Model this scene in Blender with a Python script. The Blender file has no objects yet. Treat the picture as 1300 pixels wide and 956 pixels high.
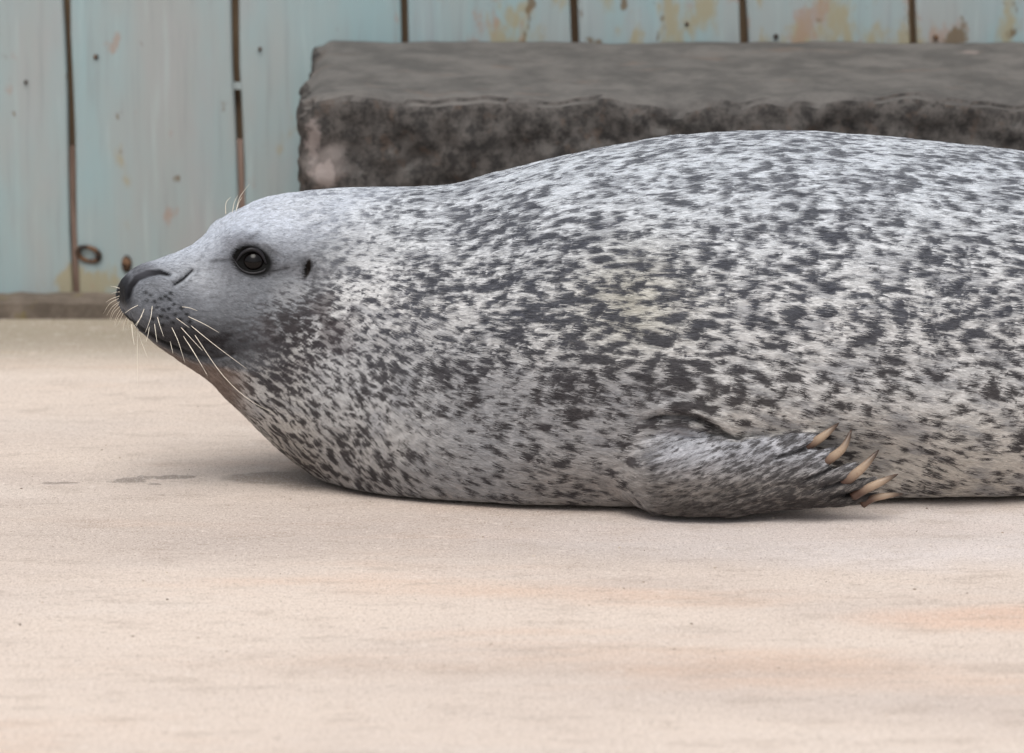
import bpy, bmesh, math, random
import numpy as np
from mathutils import Vector
from mathutils.bvhtree import BVHTree

SC = bpy.context.scene
COL = SC.collection
RNG = np.random.default_rng(7)
random.seed(7)
R = math.radians

# ------------------------------------------------------------------ camera
F = 5200.0                 # focal length in pixels of a 1300 px wide frame (144 mm on 36 mm)
PITCH = R(12.0)
DIST = 5.0
HCAM = DIST * math.tan(PITCH + math.atan(167 / F))
cam_d = bpy.data.cameras.new('camera')
cam = bpy.data.objects.new('camera', cam_d)
COL.objects.link(cam)
cam.location = (0, -DIST, HCAM)
cam.rotation_euler = (math.pi / 2 - PITCH, 0, 0)
cam_d.sensor_width = 36
cam_d.lens = F / 1300 * 36
cam_d.clip_start = 0.05
cam_d.clip_end = 500
cam_d.dof.use_dof = True
cam_d.dof.focus_distance = 5.10
cam_d.dof.aperture_fstop = 5.0
SC.camera = cam

# ------------------------------------------------------------------ sky, sun, exposure (bright overcast)
SUN_EL, SUN_ROT = R(62), R(182)
w = bpy.data.worlds.new('World')
SC.world = w
w.use_nodes = True
wn = w.node_tree
bg = wn.nodes['Background']
sky = wn.nodes.new('ShaderNodeTexSky')
sky.sky_type = 'NISHITA'
sky.sun_disc = False
sky.sun_elevation = SUN_EL
sky.sun_rotation = SUN_ROT
sky.air_density = 1.0
sky.dust_density = 4.0
sky.ozone_density = 1.0
hs = wn.nodes.new('ShaderNodeHueSaturation')
hs.inputs['Saturation'].default_value = 0.30
wn.links.new(sky.outputs[0], hs.inputs['Color'])
wn.links.new(hs.outputs[0], bg.inputs['Color'])
bg.inputs['Strength'].default_value = 0.12

sun_d = bpy.data.lights.new('sun', 'SUN')
sun_d.energy = 1.2
sun_d.angle = R(40)
sun_d.color = (1.0, 0.95, 0.88)
sun = bpy.data.objects.new('sun', sun_d)
COL.objects.link(sun)
sdir = Vector((math.sin(SUN_ROT) * math.cos(SUN_EL), math.cos(SUN_ROT) * math.cos(SUN_EL), math.sin(SUN_EL)))
sun.rotation_euler = sdir.to_track_quat('Z', 'Y').to_euler()
SC.view_settings.view_transform = 'Standard'
SC.view_settings.look = 'None'
SC.view_settings.gamma = 1.0
SC.view_settings.exposure = 0.46

# ------------------------------------------------------------------ helpers
CP, SP_ = math.cos(PITCH), math.sin(PITCH)


def proj(P):
    """profile coordinates: a point of the place as seen from the photographer's side"""
    x = P[..., 0]
    y = P[..., 1] + DIST
    z = P[..., 2] - HCAM
    d = y * CP - z * SP_
    return 650 + F * x / d, 478 - F * (y * SP_ + z * CP) / d


def at(px, py, Y):
    a = (px - 650) / F
    b = (478 - py) / F
    dy = CP + b * SP_
    t = (Y + DIST) / dy
    return Vector((a * t, Y, HCAM + (b * CP - SP_) * t))


def _h(i, j, k, s):
    n = (i * 374761393 + j * 668265263 + k * 2147483647 + s * 1274126177) & 0xFFFFFFFF
    n = ((n ^ (n >> 13)) * 1274126177) & 0xFFFFFFFF
    n = ((n ^ (n >> 15)) * 2246822519) & 0xFFFFFFFF
    return (n ^ (n >> 16)) & 0xFFFF


def noise(P, scale=(1, 1, 1), seed=0):
    """gradient noise in about -1..1 at N points"""
    Q = P / np.asarray(scale, float)
    I = np.floor(Q).astype(np.int64)
    f = Q - I
    u = f * f * f * (f * (f * 6 - 15) + 10)
    out = np.zeros(len(P))
    for a in (0, 1):
        wa = u[:, 0] if a else 1 - u[:, 0]
        for b in (0, 1):
            wb = u[:, 1] if b else 1 - u[:, 1]
            for c in (0, 1):
                wc = u[:, 2] if c else 1 - u[:, 2]
                h = _h(I[:, 0] + a, I[:, 1] + b, I[:, 2] + c, seed)
                th = (h & 255) * (2 * math.pi / 256)
                cz = ((h >> 8) & 255) / 127.5 - 1
                sz = np.sqrt(np.maximum(0, 1 - cz * cz))
                out += wa * wb * wc * (np.cos(th) * sz * (f[:, 0] - a) + np.sin(th) * sz * (f[:, 1] - b) + cz * (f[:, 2] - c))
    return out * 1.6


def cells(u, v, cu, cv, dens, seed):
    """discrete blotches: largest of (radius - distance) over jittered cell points, in cell units"""
    a, b = u / cu, v / cv
    I, J = np.floor(a).astype(np.int64), np.floor(b).astype(np.int64)
    out = np.full(len(u), -9.0)
    for di in (-1, 0, 1):
        for dj in (-1, 0, 1):
            i, j = I + di, J + dj
            h1, h2 = _h(i, j, i * 0 + 5, seed), _h(i, j, i * 0 + 9, seed + 1)
            x = i + .08 + .84 * (h1 & 255) / 255.0
            y = j + .08 + .84 * (h1 >> 8) / 255.0
            r = .13 + .43 * (h2 & 255) / 255.0
            t = (h2 >> 8) / 255.0 * 2.2 - 1.1
            dx, dy = a - x, b - y
            ct, st = np.cos(t * .5), np.sin(t * .5)
            el = 1 + .35 * np.sin(9.1 * t)
            d = np.hypot((dx * ct + dy * st) / el, (dy * ct - dx * st) * el)
            out = np.maximum(out, r + dens - d)
    return out


def sstep(x, a, b):
    t = np.clip((x - a) / (b - a), 0, 1)
    return t * t * (3 - 2 * t)


def mix(a, b, t):
    return a + (b - a) * t


def seg_dist(qx, qy, pts):
    """distance to a polyline and position 0..1 along it"""
    best = np.full(qx.shape, 1e9)
    par = np.zeros(qx.shape)
    n = len(pts) - 1
    for i in range(n):
        ax, ay = pts[i]
        bx, by = pts[i + 1]
        dx, dy = bx - ax, by - ay
        t = np.clip(((qx - ax) * dx + (qy - ay) * dy) / (dx * dx + dy * dy + 1e-9), 0, 1)
        d = np.hypot(qx - ax - t * dx, qy - ay - t * dy)
        m = d < best
        best = np.where(m, d, best)
        par = np.where(m, (i + t) / n, par)
    return best, par


def link_mesh(name, me, mat=None, parent=None):
    o = bpy.data.objects.new(name, me)
    COL.objects.link(o)
    if mat:
        me.materials.append(mat)
    if parent:
        o.parent = parent
    return o


def bm_obj(name, bm, mat=None, parent=None, smooth=False):
    me = bpy.data.meshes.new(name)
    bmesh.ops.recalc_face_normals(bm, faces=bm.faces)
    bm.to_mesh(me)
    bm.free()
    if smooth:
        for p in me.polygons:
            p.use_smooth = True
    return link_mesh(name, me, mat, parent)


def tag(o, label=None, cat=None, group=None, kind=None):
    for k, v in (('label', label), ('category', cat), ('group', group), ('kind', kind)):
        if v:
            o[k] = v
    return o


def tube(bm, pts, rad, n=8, squash=None, cap=True):
    """tapered tube along pts; squash = (axis vector, factor) flattens it"""
    rings = []
    pts = [Vector(p) for p in pts]
    for i, p in enumerate(pts):
        t = (pts[min(i + 1, len(pts) - 1)] - pts[max(i - 1, 0)]).normalized()
        ref = Vector((0, 1, 0)) if abs(t.y) < 0.9 else Vector((0, 0, 1))
        s = t.cross(ref).normalized()
        u = s.cross(t).normalized()
        r = rad[i]
        ru = r * (squash[i] if squash else 1)
        rings.append([bm.verts.new(p + s * (r * math.cos(a)) + u * (ru * math.sin(a)))
                      for a in [2 * math.pi * k / n for k in range(n)]])
    for a, b in zip(rings, rings[1:]):
        for k in range(n):
            bm.faces.new((a[k], a[(k + 1) % n], b[(k + 1) % n], b[k]))
    if cap:
        bm.faces.new(rings[0][::-1])
        bm.faces.new(rings[-1])
    return rings


def smooth_path(pts, n):
    pts = [Vector(p) for p in pts]
    out = []
    m = len(pts) - 1
    for i in range(n):
        t = i / (n - 1) * m
        k = min(int(t), m - 1)
        f = t - k
        p0, p1, p2, p3 = pts[max(k - 1, 0)], pts[k], pts[k + 1], pts[min(k + 2, m)]
        out.append(0.5 * ((2 * p1) + (p2 - p0) * f + (2 * p0 - 5 * p1 + 4 * p2 - p3) * f * f + (3 * p1 - p0 - 3 * p2 + p3) * f ** 3))
    return out


class Mat:
    """small node-tree builder"""

    def __init__(self, name, rough=0.6, spec=0.4):
        self.m = bpy.data.materials.new(name)
        self.m.use_nodes = True
        self.t = self.m.node_tree
        self.b = self.t.nodes['Principled BSDF']
        self.b.inputs['Roughness'].default_value = rough
        self.b.inputs['Specular IOR Level'].default_value = spec
        self.co = self.n('ShaderNodeTexCoord').outputs['Object']

    def n(self, typ, **kw):
        nd = self.t.nodes.new(typ)
        for k, v in kw.items():
            setattr(nd, k, v)
        return nd

    def plug(self, sock, v):
        if isinstance(v, bpy.types.NodeSocket):
            self.t.links.new(v, sock)
        else:
            sock.default_value = v

    def map(self, scale=(1, 1, 1), loc=(0, 0, 0), rot=(0, 0, 0)):
        m = self.n('ShaderNodeMapping')
        self.t.links.new(self.co, m.inputs['Vector'])
        m.inputs['Scale'].default_value = scale
        m.inputs['Location'].default_value = loc
        m.inputs['Rotation'].default_value = rot
        return m.outputs[0]

    def noise(self, scale, detail=4, rough=0.55, stretch=(1, 1, 1), loc=(0, 0, 0), dist=0.0):
        nd = self.n('ShaderNodeTexNoise')
        self.t.links.new(self.map(stretch, loc), nd.inputs['Vector'])
        nd.inputs['Scale'].default_value = scale
        nd.inputs['Detail'].default_value = detail
        nd.inputs['Roughness'].default_value = rough
        nd.inputs['Distortion'].default_value = dist
        return nd.outputs[0]

    def ramp(self, v, a, b):
        """0..1 smooth step of v between a and b"""
        nd = self.n('ShaderNodeMapRange', interpolation_type='SMOOTHSTEP')
        self.plug(nd.inputs['Value'], v)
        nd.inputs['From Min'].default_value = a
        nd.inputs['From Max'].default_value = b
        return nd.outputs[0]

    def math(self, op, a, b=0.0):
        nd = self.n('ShaderNodeMath', operation=op)
        self.plug(nd.inputs[0], a)
        self.plug(nd.inputs[1], b)
        return nd.outputs[0]

    def mix(self, fac, a, b):
        nd = self.n('ShaderNodeMix', data_type='RGBA')
        self.plug(nd.inputs[0], fac)
        for s, v in ((nd.inputs[6], a), (nd.inputs[7], b)):
            self.plug(s, v if isinstance(v, bpy.types.NodeSocket) else (*v, 1))
        return nd.outputs[2]

    def blob(self, c, r, soft=0.5, wob=0.0, wscale=20):
        """mask of an ellipse of centre c and radii r in object space, edge broken by noise"""
        m = self.n('ShaderNodeMapping')
        self.t.links.new(self.co, m.inputs['Vector'])
        m.vector_type = 'POINT'
        m.inputs['Scale'].default_value = [1 / x for x in r]
        m.inputs['Location'].default_value = [-a / b for a, b in zip(c, r)]
        ln = self.n('ShaderNodeVectorMath', operation='LENGTH')
        self.t.links.new(m.outputs[0], ln.inputs[0])
        v = ln.outputs['Value']
        if wob:
            nz = self.noise(wscale, 3)
            v = self.math('ADD', v, self.math('MULTIPLY', self.math('SUBTRACT', nz, 0.5), wob))
        return self.ramp(v, 1 + soft * 0.5, 1 - soft * 0.5)

    def bump(self, h, strength=0.3, dist=0.01):
        nd = self.n('ShaderNodeBump')
        nd.inputs['Strength'].default_value = strength
        nd.inputs['Distance'].default_value = dist
        self.t.links.new(h, nd.inputs['Height'])
        prev = self.b.inputs['Normal']
        if prev.is_linked:
            self.t.links.new(prev.links[0].from_socket, nd.inputs['Normal'])
        self.t.links.new(nd.outputs[0], self.b.inputs['Normal'])

    def base(self, c):
        self.plug(self.b.inputs['Base Color'], c if isinstance(c, bpy.types.NodeSocket) else (*c, 1))
        return self


def rgb(r, g, b):
    """sRGB 0-255 to linear"""
    f = lambda c: (c / 255 / 12.92) if c <= 10 else ((c / 255 + 0.055) / 1.055) ** 2.4
    return (f(r), f(g), f(b))


# ------------------------------------------------------------------ ground
def ground_material():
    M = Mat('sandy_concrete', 0.85, 0.25)
    base = rgb(212, 198, 186)
    big = M.ramp(M.noise(1.6, 4, 0.6, (0.55, 1.6, 1)), 0.35, 0.68)
    c = M.mix(big, base, rgb(192, 179, 170))
    peach = M.ramp(M.noise(2.1, 4, 0.6, (0.5, 2.2, 1), (4, 1, 0)), 0.52, 0.72)
    c = M.mix(M.math('MULTIPLY', peach, 0.62), c, rgb(210, 180, 158))
    pale = M.ramp(M.noise(3.0, 5, 0.6, (0.6, 1.8, 1), (9, 3, 0)), 0.5, 0.75)
    c = M.mix(M.math('MULTIPLY', pale, 0.45), c, rgb(214, 205, 197))
    # salt bloom and worn grey strip in front of the seal
    salt = M.blob((0.50, -0.13, 0), (0.45, 0.15, 1), 0.9, 0.9, 9)
    c = M.mix(M.math('MULTIPLY', salt, 0.7), c, rgb(218, 212, 211))
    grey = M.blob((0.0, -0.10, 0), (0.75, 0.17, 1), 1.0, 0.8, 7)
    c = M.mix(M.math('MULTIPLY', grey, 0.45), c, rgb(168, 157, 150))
    orange = M.blob((0.58, -0.52, 0), (0.17, 0.05, 1), 1.0, 0.9, 8)
    c = M.mix(M.math('MULTIPLY', orange, 0.4), c, rgb(217, 172, 142))
    # algae by the wall
    alg = M.ramp(M.math('ADD', M.n('ShaderNodeSeparateXYZ').outputs[1], 0), 0.75, 1.12)
    sep = [x for x in M.t.nodes if x.type == 'SEPXYZ'][0]
    M.t.links.new(M.co, sep.inputs[0])
    c = M.mix(M.math('MULTIPLY', alg, 0.75), c, rgb(120, 114, 92))
    # trodden dark smears in front
    sm = M.blob((0.0, -0.73, 0), (0.30, 0.030, 1), 1.6, 2.2, 6)
    c = M.mix(M.math('MULTIPLY', sm, 0.22), c, rgb(148, 128, 116))
    # wet stains left of the chest
    st = None
    for cc, rr in (((-0.495, 0.150, 0), (0.026, 0.012, 1)), ((-0.445, 0.166, 0), (0.032, 0.010, 1)),
                   ((-0.587, 0.135, 0), (0.020, 0.008, 1)), 
                   ((-0.462, 0.128, 0), (0.008, 0.005, 1)), ((-0.445, 0.070, 0), (0.006, 0.004, 1))):
        b_ = M.blob(cc, rr, 0.35, 3.2, 38)
        st = b_ if st is None else M.math('MAXIMUM', st, b_)
    c = M.mix(M.math('MULTIPLY', st, 0.62), c, rgb(112, 104, 98))
    # contact shade with dampness under the chest and belly, painted into the floor
    damp_shade = M.math('MAXIMUM', M.blob((0.03, 0.17, 0), (0.34, 0.14, 1), 0.2, 0.3, 14), M.blob((-.295, .163, 0), (.078, .036, 1), .35, .7, 30))
    c = M.mix(M.math('MULTIPLY', damp_shade, 0.6), c, rgb(116, 106, 99))
    # patchy wear and scuffs
    wear = M.noise(17, 5, 0.7, (.6, 1.5, 1), (2, 7, 0))
    c = M.mix(M.math('MULTIPLY', M.ramp(wear, .50, .66), .34), c, rgb(160, 144, 132))
    scuff = M.noise(26, 3, 0.6, (.22, 2.6, 1), (5, 2, 0), .6)
    c = M.mix(M.math('MULTIPLY', M.ramp(scuff, .67, .75), .35), c, rgb(136, 118, 106))
    pit = M.noise(75, 3, 0.6, (.8, 1.2, 1), (1, 8, 0))
    c = M.mix(M.math('MULTIPLY', M.ramp(pit, .62, .70), .38), c, rgb(138, 122, 110))
    c = M.mix(M.math('MULTIPLY', M.ramp(M.noise(48, 4, .65, (.8, 1.2, 1), (6, 1, 0)), .56, .70), .4), c, rgb(222, 212, 204))
    # sand grains
    g1 = M.noise(430, 2, 0.75)
    g2 = M.noise(170, 4, 0.75)
    gr = M.math('ADD', M.math('MULTIPLY', g1, 0.6), M.math('MULTIPLY', g2, 0.4))
    c = M.mix(M.math('MULTIPLY', M.ramp(gr, 0.50, 0.33), 0.9), c, rgb(128, 110, 98))
    c = M.mix(M.math('MULTIPLY', M.ramp(gr, 0.52, 0.64), 0.75), c, rgb(228, 217, 208))
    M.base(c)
    M.bump(gr, 0.7, 0.0025)
    M.bump(M.noise(14, 5, 0.6), 0.25, 0.006)
    return M.m


def build_ground():
    bm = bmesh.new()
    xs = [-60, -8, -3, -1.5, -.9, 0, .9, 1.5, 3, 8, 60]
    ys = [-60, -8, -3, -1.2, -.6, 0, .6, 1.2, 1.9, 8, 60]
    V = [[bm.verts.new((x, y, 0)) for x in xs] for y in ys]
    for j in range(len(ys) - 1):
        for i in range(len(xs) - 1):
            bm.faces.new((V[j][i], V[j][i + 1], V[j + 1][i + 1], V[j + 1][i]))
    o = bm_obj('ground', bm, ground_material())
    tag(o, 'pale sandy concrete floor with peach stains under the seal', kind='structure')
    # loose grit and crumbs
    bm = bmesh.new()
    for _ in range(420):
        x, y = random.uniform(-1.0, 1.0), random.uniform(-0.95, 0.7)
        r = random.choice([.0005, .0006, .0007, .0008, .001, .0015])
        q = bmesh.ops.create_icosphere(bm, subdivisions=1, radius=r)
        for v in q['verts']:
            v.co = Vector((v.co.x * random.uniform(.8, 1.6), v.co.y, v.co.z * .7)) * random.uniform(.8, 1.2) + Vector((x, y, r * .35))
    M = Mat('grit', 0.9)
    gi = M.n('ShaderNodeNewGeometry').outputs['Random Per Island']
    M.base(M.mix(gi, rgb(84, 70, 60), rgb(205, 190, 176)))
    g = bm_obj('grit', bm, M.m)
    tag(g, 'loose sand grit and dark crumbs scattered on the floor', kind='stuff')


build_ground()

# ------------------------------------------------------------------ plank fence and kerb
FENCE_Y = 1.27


def paint_material():
    M = Mat('weathered_blue_paint', 0.7, 0.3)
    oi = M.n('ShaderNodeObjectInfo').outputs['Random']
    gx = M.noise(5, 4, 0.6, (1, 1, 0.30))
    c = M.mix(M.ramp(gx, 0.35, 0.68), rgb(137, 163, 167), rgb(149, 155, 154))
    c = M.mix(M.math('MULTIPLY', M.ramp(M.noise(9, 4, .6, (1, 1, .35), (3, 0, 0)), .46, .72), .45), c, rgb(156, 154, 156))
    c = M.mix(M.math('MULTIPLY', oi, 0.16), c, rgb(156, 153, 153))
    # vertical rub streaks
    s = M.noise(70, 3, 0.6, (1, 1, 0.06))
    c = M.mix(M.math('MULTIPLY', M.ramp(s, .52, .72), .4), c, rgb(130, 136, 136))
    c = M.mix(M.math('MULTIPLY', M.ramp(s, .45, .28), .28), c, rgb(168, 184, 186))
    # peeled patches: ochre and pinkish wood, more of them to the right
    sep = M.n('ShaderNodeSeparateXYZ')
    geo = M.n('ShaderNodeNewGeometry')
    M.t.links.new(geo.outputs['Position'], sep.inputs[0])
    right = M.ramp(sep.outputs[0], -0.35, 0.05)
    low = M.ramp(sep.outputs[2], 0.11, 0.03)
    pe = M.noise(11, 4, 0.62, (1, 1, 0.5), (1, 2, 5))
    pm = M.math('ADD', pe, M.math('ADD', M.math('MULTIPLY', right, 0.13), M.math('MULTIPLY', low, 0.12)))
    c = M.mix(M.math('MULTIPLY', M.ramp(pm, .62, .72), .75), c, rgb(150, 138, 106))
    pk = M.noise(16, 4, 0.6, (1, 1, 0.5), (7, 2, 1))
    pkm = M.math('ADD', pk, M.math('MULTIPLY', right, 0.10))
    c = M.mix(M.math('MULTIPLY', M.ramp(pkm, .65, .73), .6), c, rgb(152, 124, 108))
    br = M.noise(24, 3, 0.6, (1, 1, 0.55), (2, 9, 1))
    brm = M.math('ADD', br, M.math('MULTIPLY', right, 0.05))
    c = M.mix(M.math('MULTIPLY', M.ramp(brm, .66, .73), .85), c, rgb(104, 86, 62))
    M.base(c)
    M.bump(s, 0.25, 0.002)
    M.bump(pe, 0.2, 0.003)
    return M.m


def wood_mat(name, a, b):
    M = Mat(name, 0.8, 0.2)
    M.base(M.mix(M.ramp(M.noise(30, 4, .6, (1, 1, .12)), .35, .65), a, b))
    M.bump(M.noise(60, 3, .6, (1, 1, .1)), .3, .002)
    return M.m


def box(bm, lo, hi):
    r = bmesh.ops.create_cube(bm, size=1)
    for v in r['verts']:
        v.co = Vector([lo[k] + (v.co[k] + .5) * (hi[k] - lo[k]) for k in range(3)])
    return r['verts']


def build_fence():
    root = bpy.data.objects.new('plank_fence', None)
    COL.objects.link(root)
    root.location = (0, FENCE_Y, 0)
    tag(root, 'weathered pale blue plank fence with dark gaps behind the seal', 'fence')
    paint = paint_material()
    dark = wood_mat('dark_wood', rgb(98, 80, 64), rgb(122, 104, 84))
    pink = wood_mat('bare_wood', rgb(140, 120, 110), rgb(82, 66, 56))
    # gap centre at height .49 (x) and lean dx/dz
    gaps = [(-1.20, .0), (-.943, .005), (-.683, .008), (-.4256, .018), (-.1669, .030), (.0943, .040), (.3543, .045), (.6142, .050), (.875, .05), (1.135, .05), (1.395, .05)]
    HTOP, Z0 = 1.35, 0.028

    def gx(g, z):
        return g[0] + g[1] * (.49 - z)
    for i, (a, b) in enumerate(zip(gaps, gaps[1:])):
        bm = bmesh.new()
        off = random.uniform(-.003, .003)
        rows = []
        zs = [Z0 + (HTOP - Z0) * k / 26 for k in range(27)]
        gw = .0055
        for z in zs:
            xl = gx(a, z) + gw + .0012 * math.sin(z * 21 + i) + random.uniform(-.0006, .0006)
            xr = gx(b, z) - gw + .0012 * math.sin(z * 17 + i * 2) + random.uniform(-.0006, .0006)
            c = .003
            cup = .0015 * math.sin(i * 3.1)
            rows.append([bm.verts.new(p) for p in ((xl, .022 + off, z), (xl, c + off, z), (xl + c, off, z), ((xl + xr) / 2, off + cup, z), (xr - c, off, z), (xr, c + off, z), (xr, .022 + off, z))])
        for r0, r1 in zip(rows, rows[1:]):
            for k in range(7):
                bm.faces.new((r0[k], r0[(k + 1) % 7], r1[(k + 1) % 7], r1[k]))
        bm.faces.new(rows[0])
        bm.faces.new(rows[-1])
        bm_obj('plank', bm, paint, root)
    # strips that close the lower gaps, painted bridge in one gap
    for g in gaps[1:-1]:
        bm = bmesh.new()
        zt = .235 + random.uniform(-.03, .03)
        if abs(g[0] + .683) < .01:
            zt = .262
        if abs(g[0] + .4256) < .01:
            zt = .272
        vs = box(bm, (-.0048, .007, Z0), (.0048, .018, zt))
        for v in vs:
            v.co.x += gx(g, v.co.z)
        bm_obj('filler_strip', bm, pink, root)
    bm = bmesh.new()
    vs = box(bm, (-.0065, .004, .351), (.0065, .016, .361))
    for v in vs:
        v.co.x += gx(gaps[3], v.co.z)
    bm_obj('filler_block', bm, paint, root)
    # dark backing boards behind the gaps, rails
    for k in range(2):
        bm = bmesh.new()
        box(bm, (-1.3, .026, .02 + k * .68), (1.5, .042, .69 + k * .68))
        bm_obj('backing_board', bm, dark, root)
    for z in (.30, 1.05):
        bm = bmesh.new()
        box(bm, (-1.3, .044, z), (1.5, .085, z + .09))
        bm_obj('rail', bm, dark, root)
    # rusty iron ring and bolt low on the second board
    M = Mat('rusty_iron', 0.8, 0.3)
    M.base(M.mix(M.ramp(M.noise(90, 3, .6), .4, .62), rgb(40, 37, 36), rgb(108, 82, 62)))
    rust = M.m
    bm = bmesh.new()
    c = at(112.5, 322, FENCE_Y)
    pts = []
    for k in range(25):
        t = 2 * math.pi * k / 24
        pts.append((c.x + .0165 * math.cos(t), -.005 - .003 * math.sin(t), c.z + .0115 * math.sin(t) - .003 * math.cos(t)))
    tube(bm, pts, [.0034 + .0014 * math.cos(2 * math.pi * k / 24) ** 2 for k in range(25)], 8, cap=False)
    bmesh.ops.remove_doubles(bm, verts=bm.verts, dist=1e-5)
    bm_obj('iron_ring', bm, rust, root, True)
    bm = bmesh.new()
    c = at(161, 335, FENCE_Y)
    tube(bm, [(c.x, .0, c.z), (c.x, -.006, c.z), (c.x + .0005, -.0085, c.z - .002)], [.0085, .0078, .004], 10)
    for v in bm.verts:
        v.co.z = c.z + (v.co.z - c.z) * 1.7
    bm_obj('bolt_head', bm, rust, root, True)
    for px, py, r in ((122, 72, .004), (33, 104, .003), (330, 62, .003), (985, 46, .004), (872, 30, .003), (1188, 47, .004)):
        bm = bmesh.new()
        c = at(px, py, FENCE_Y)
        tube(bm, [(c.x, .001, c.z), (c.x, -.0035, c.z), (c.x, -.0042, c.z)], [r, r, r * .6], 8)
        bm_obj('nail_head', bm, rust, root, True)
    return root


build_fence()


def build_kerb():
    bm = bmesh.new()
    prof = [(1.222, 0), (1.224, .024), (1.232, .031), (1.262, .0325), (1.42, .0325), (1.42, 0)]
    rows = []
    xs = np.linspace(-1.35, 1.55, 150)
    for x in xs:
        j = [random.uniform(-.002, .002) for _ in prof]
        wv = .003 * math.sin(x * 9) + .002 * math.sin(x * 23 + 1)
        rows.append([bm.verts.new((x, y + wv + dj, z + (dj if 0 < z else -0.01))) for (y, z), dj in zip(prof, j)])
    for a, b in zip(rows, rows[1:]):
        for k in range(len(prof) - 1):
            bm.faces.new((a[k], a[k + 1], b[k + 1], b[k]))
    bm.faces.new(rows[0])
    bm.faces.new(rows[-1])
    M = Mat('old_concrete', 0.9, 0.2)
    c = M.mix(M.ramp(M.noise(14, 5, .65), .35, .68), rgb(84, 76, 68), rgb(116, 106, 96))
    c = M.mix(M.ramp(M.noise(30, 4, .6, (1, 1, 1), (3, 3, 3)), .58, .7), c, rgb(108, 98, 70))
    M.base(c)
    M.bump(M.noise(60, 4, .65), .6, .006)
    o = bm_obj('kerb', bm, M.m)
    tag(o, 'low grey concrete kerb along the foot of the blue fence', 'kerb')


build_kerb()


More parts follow.
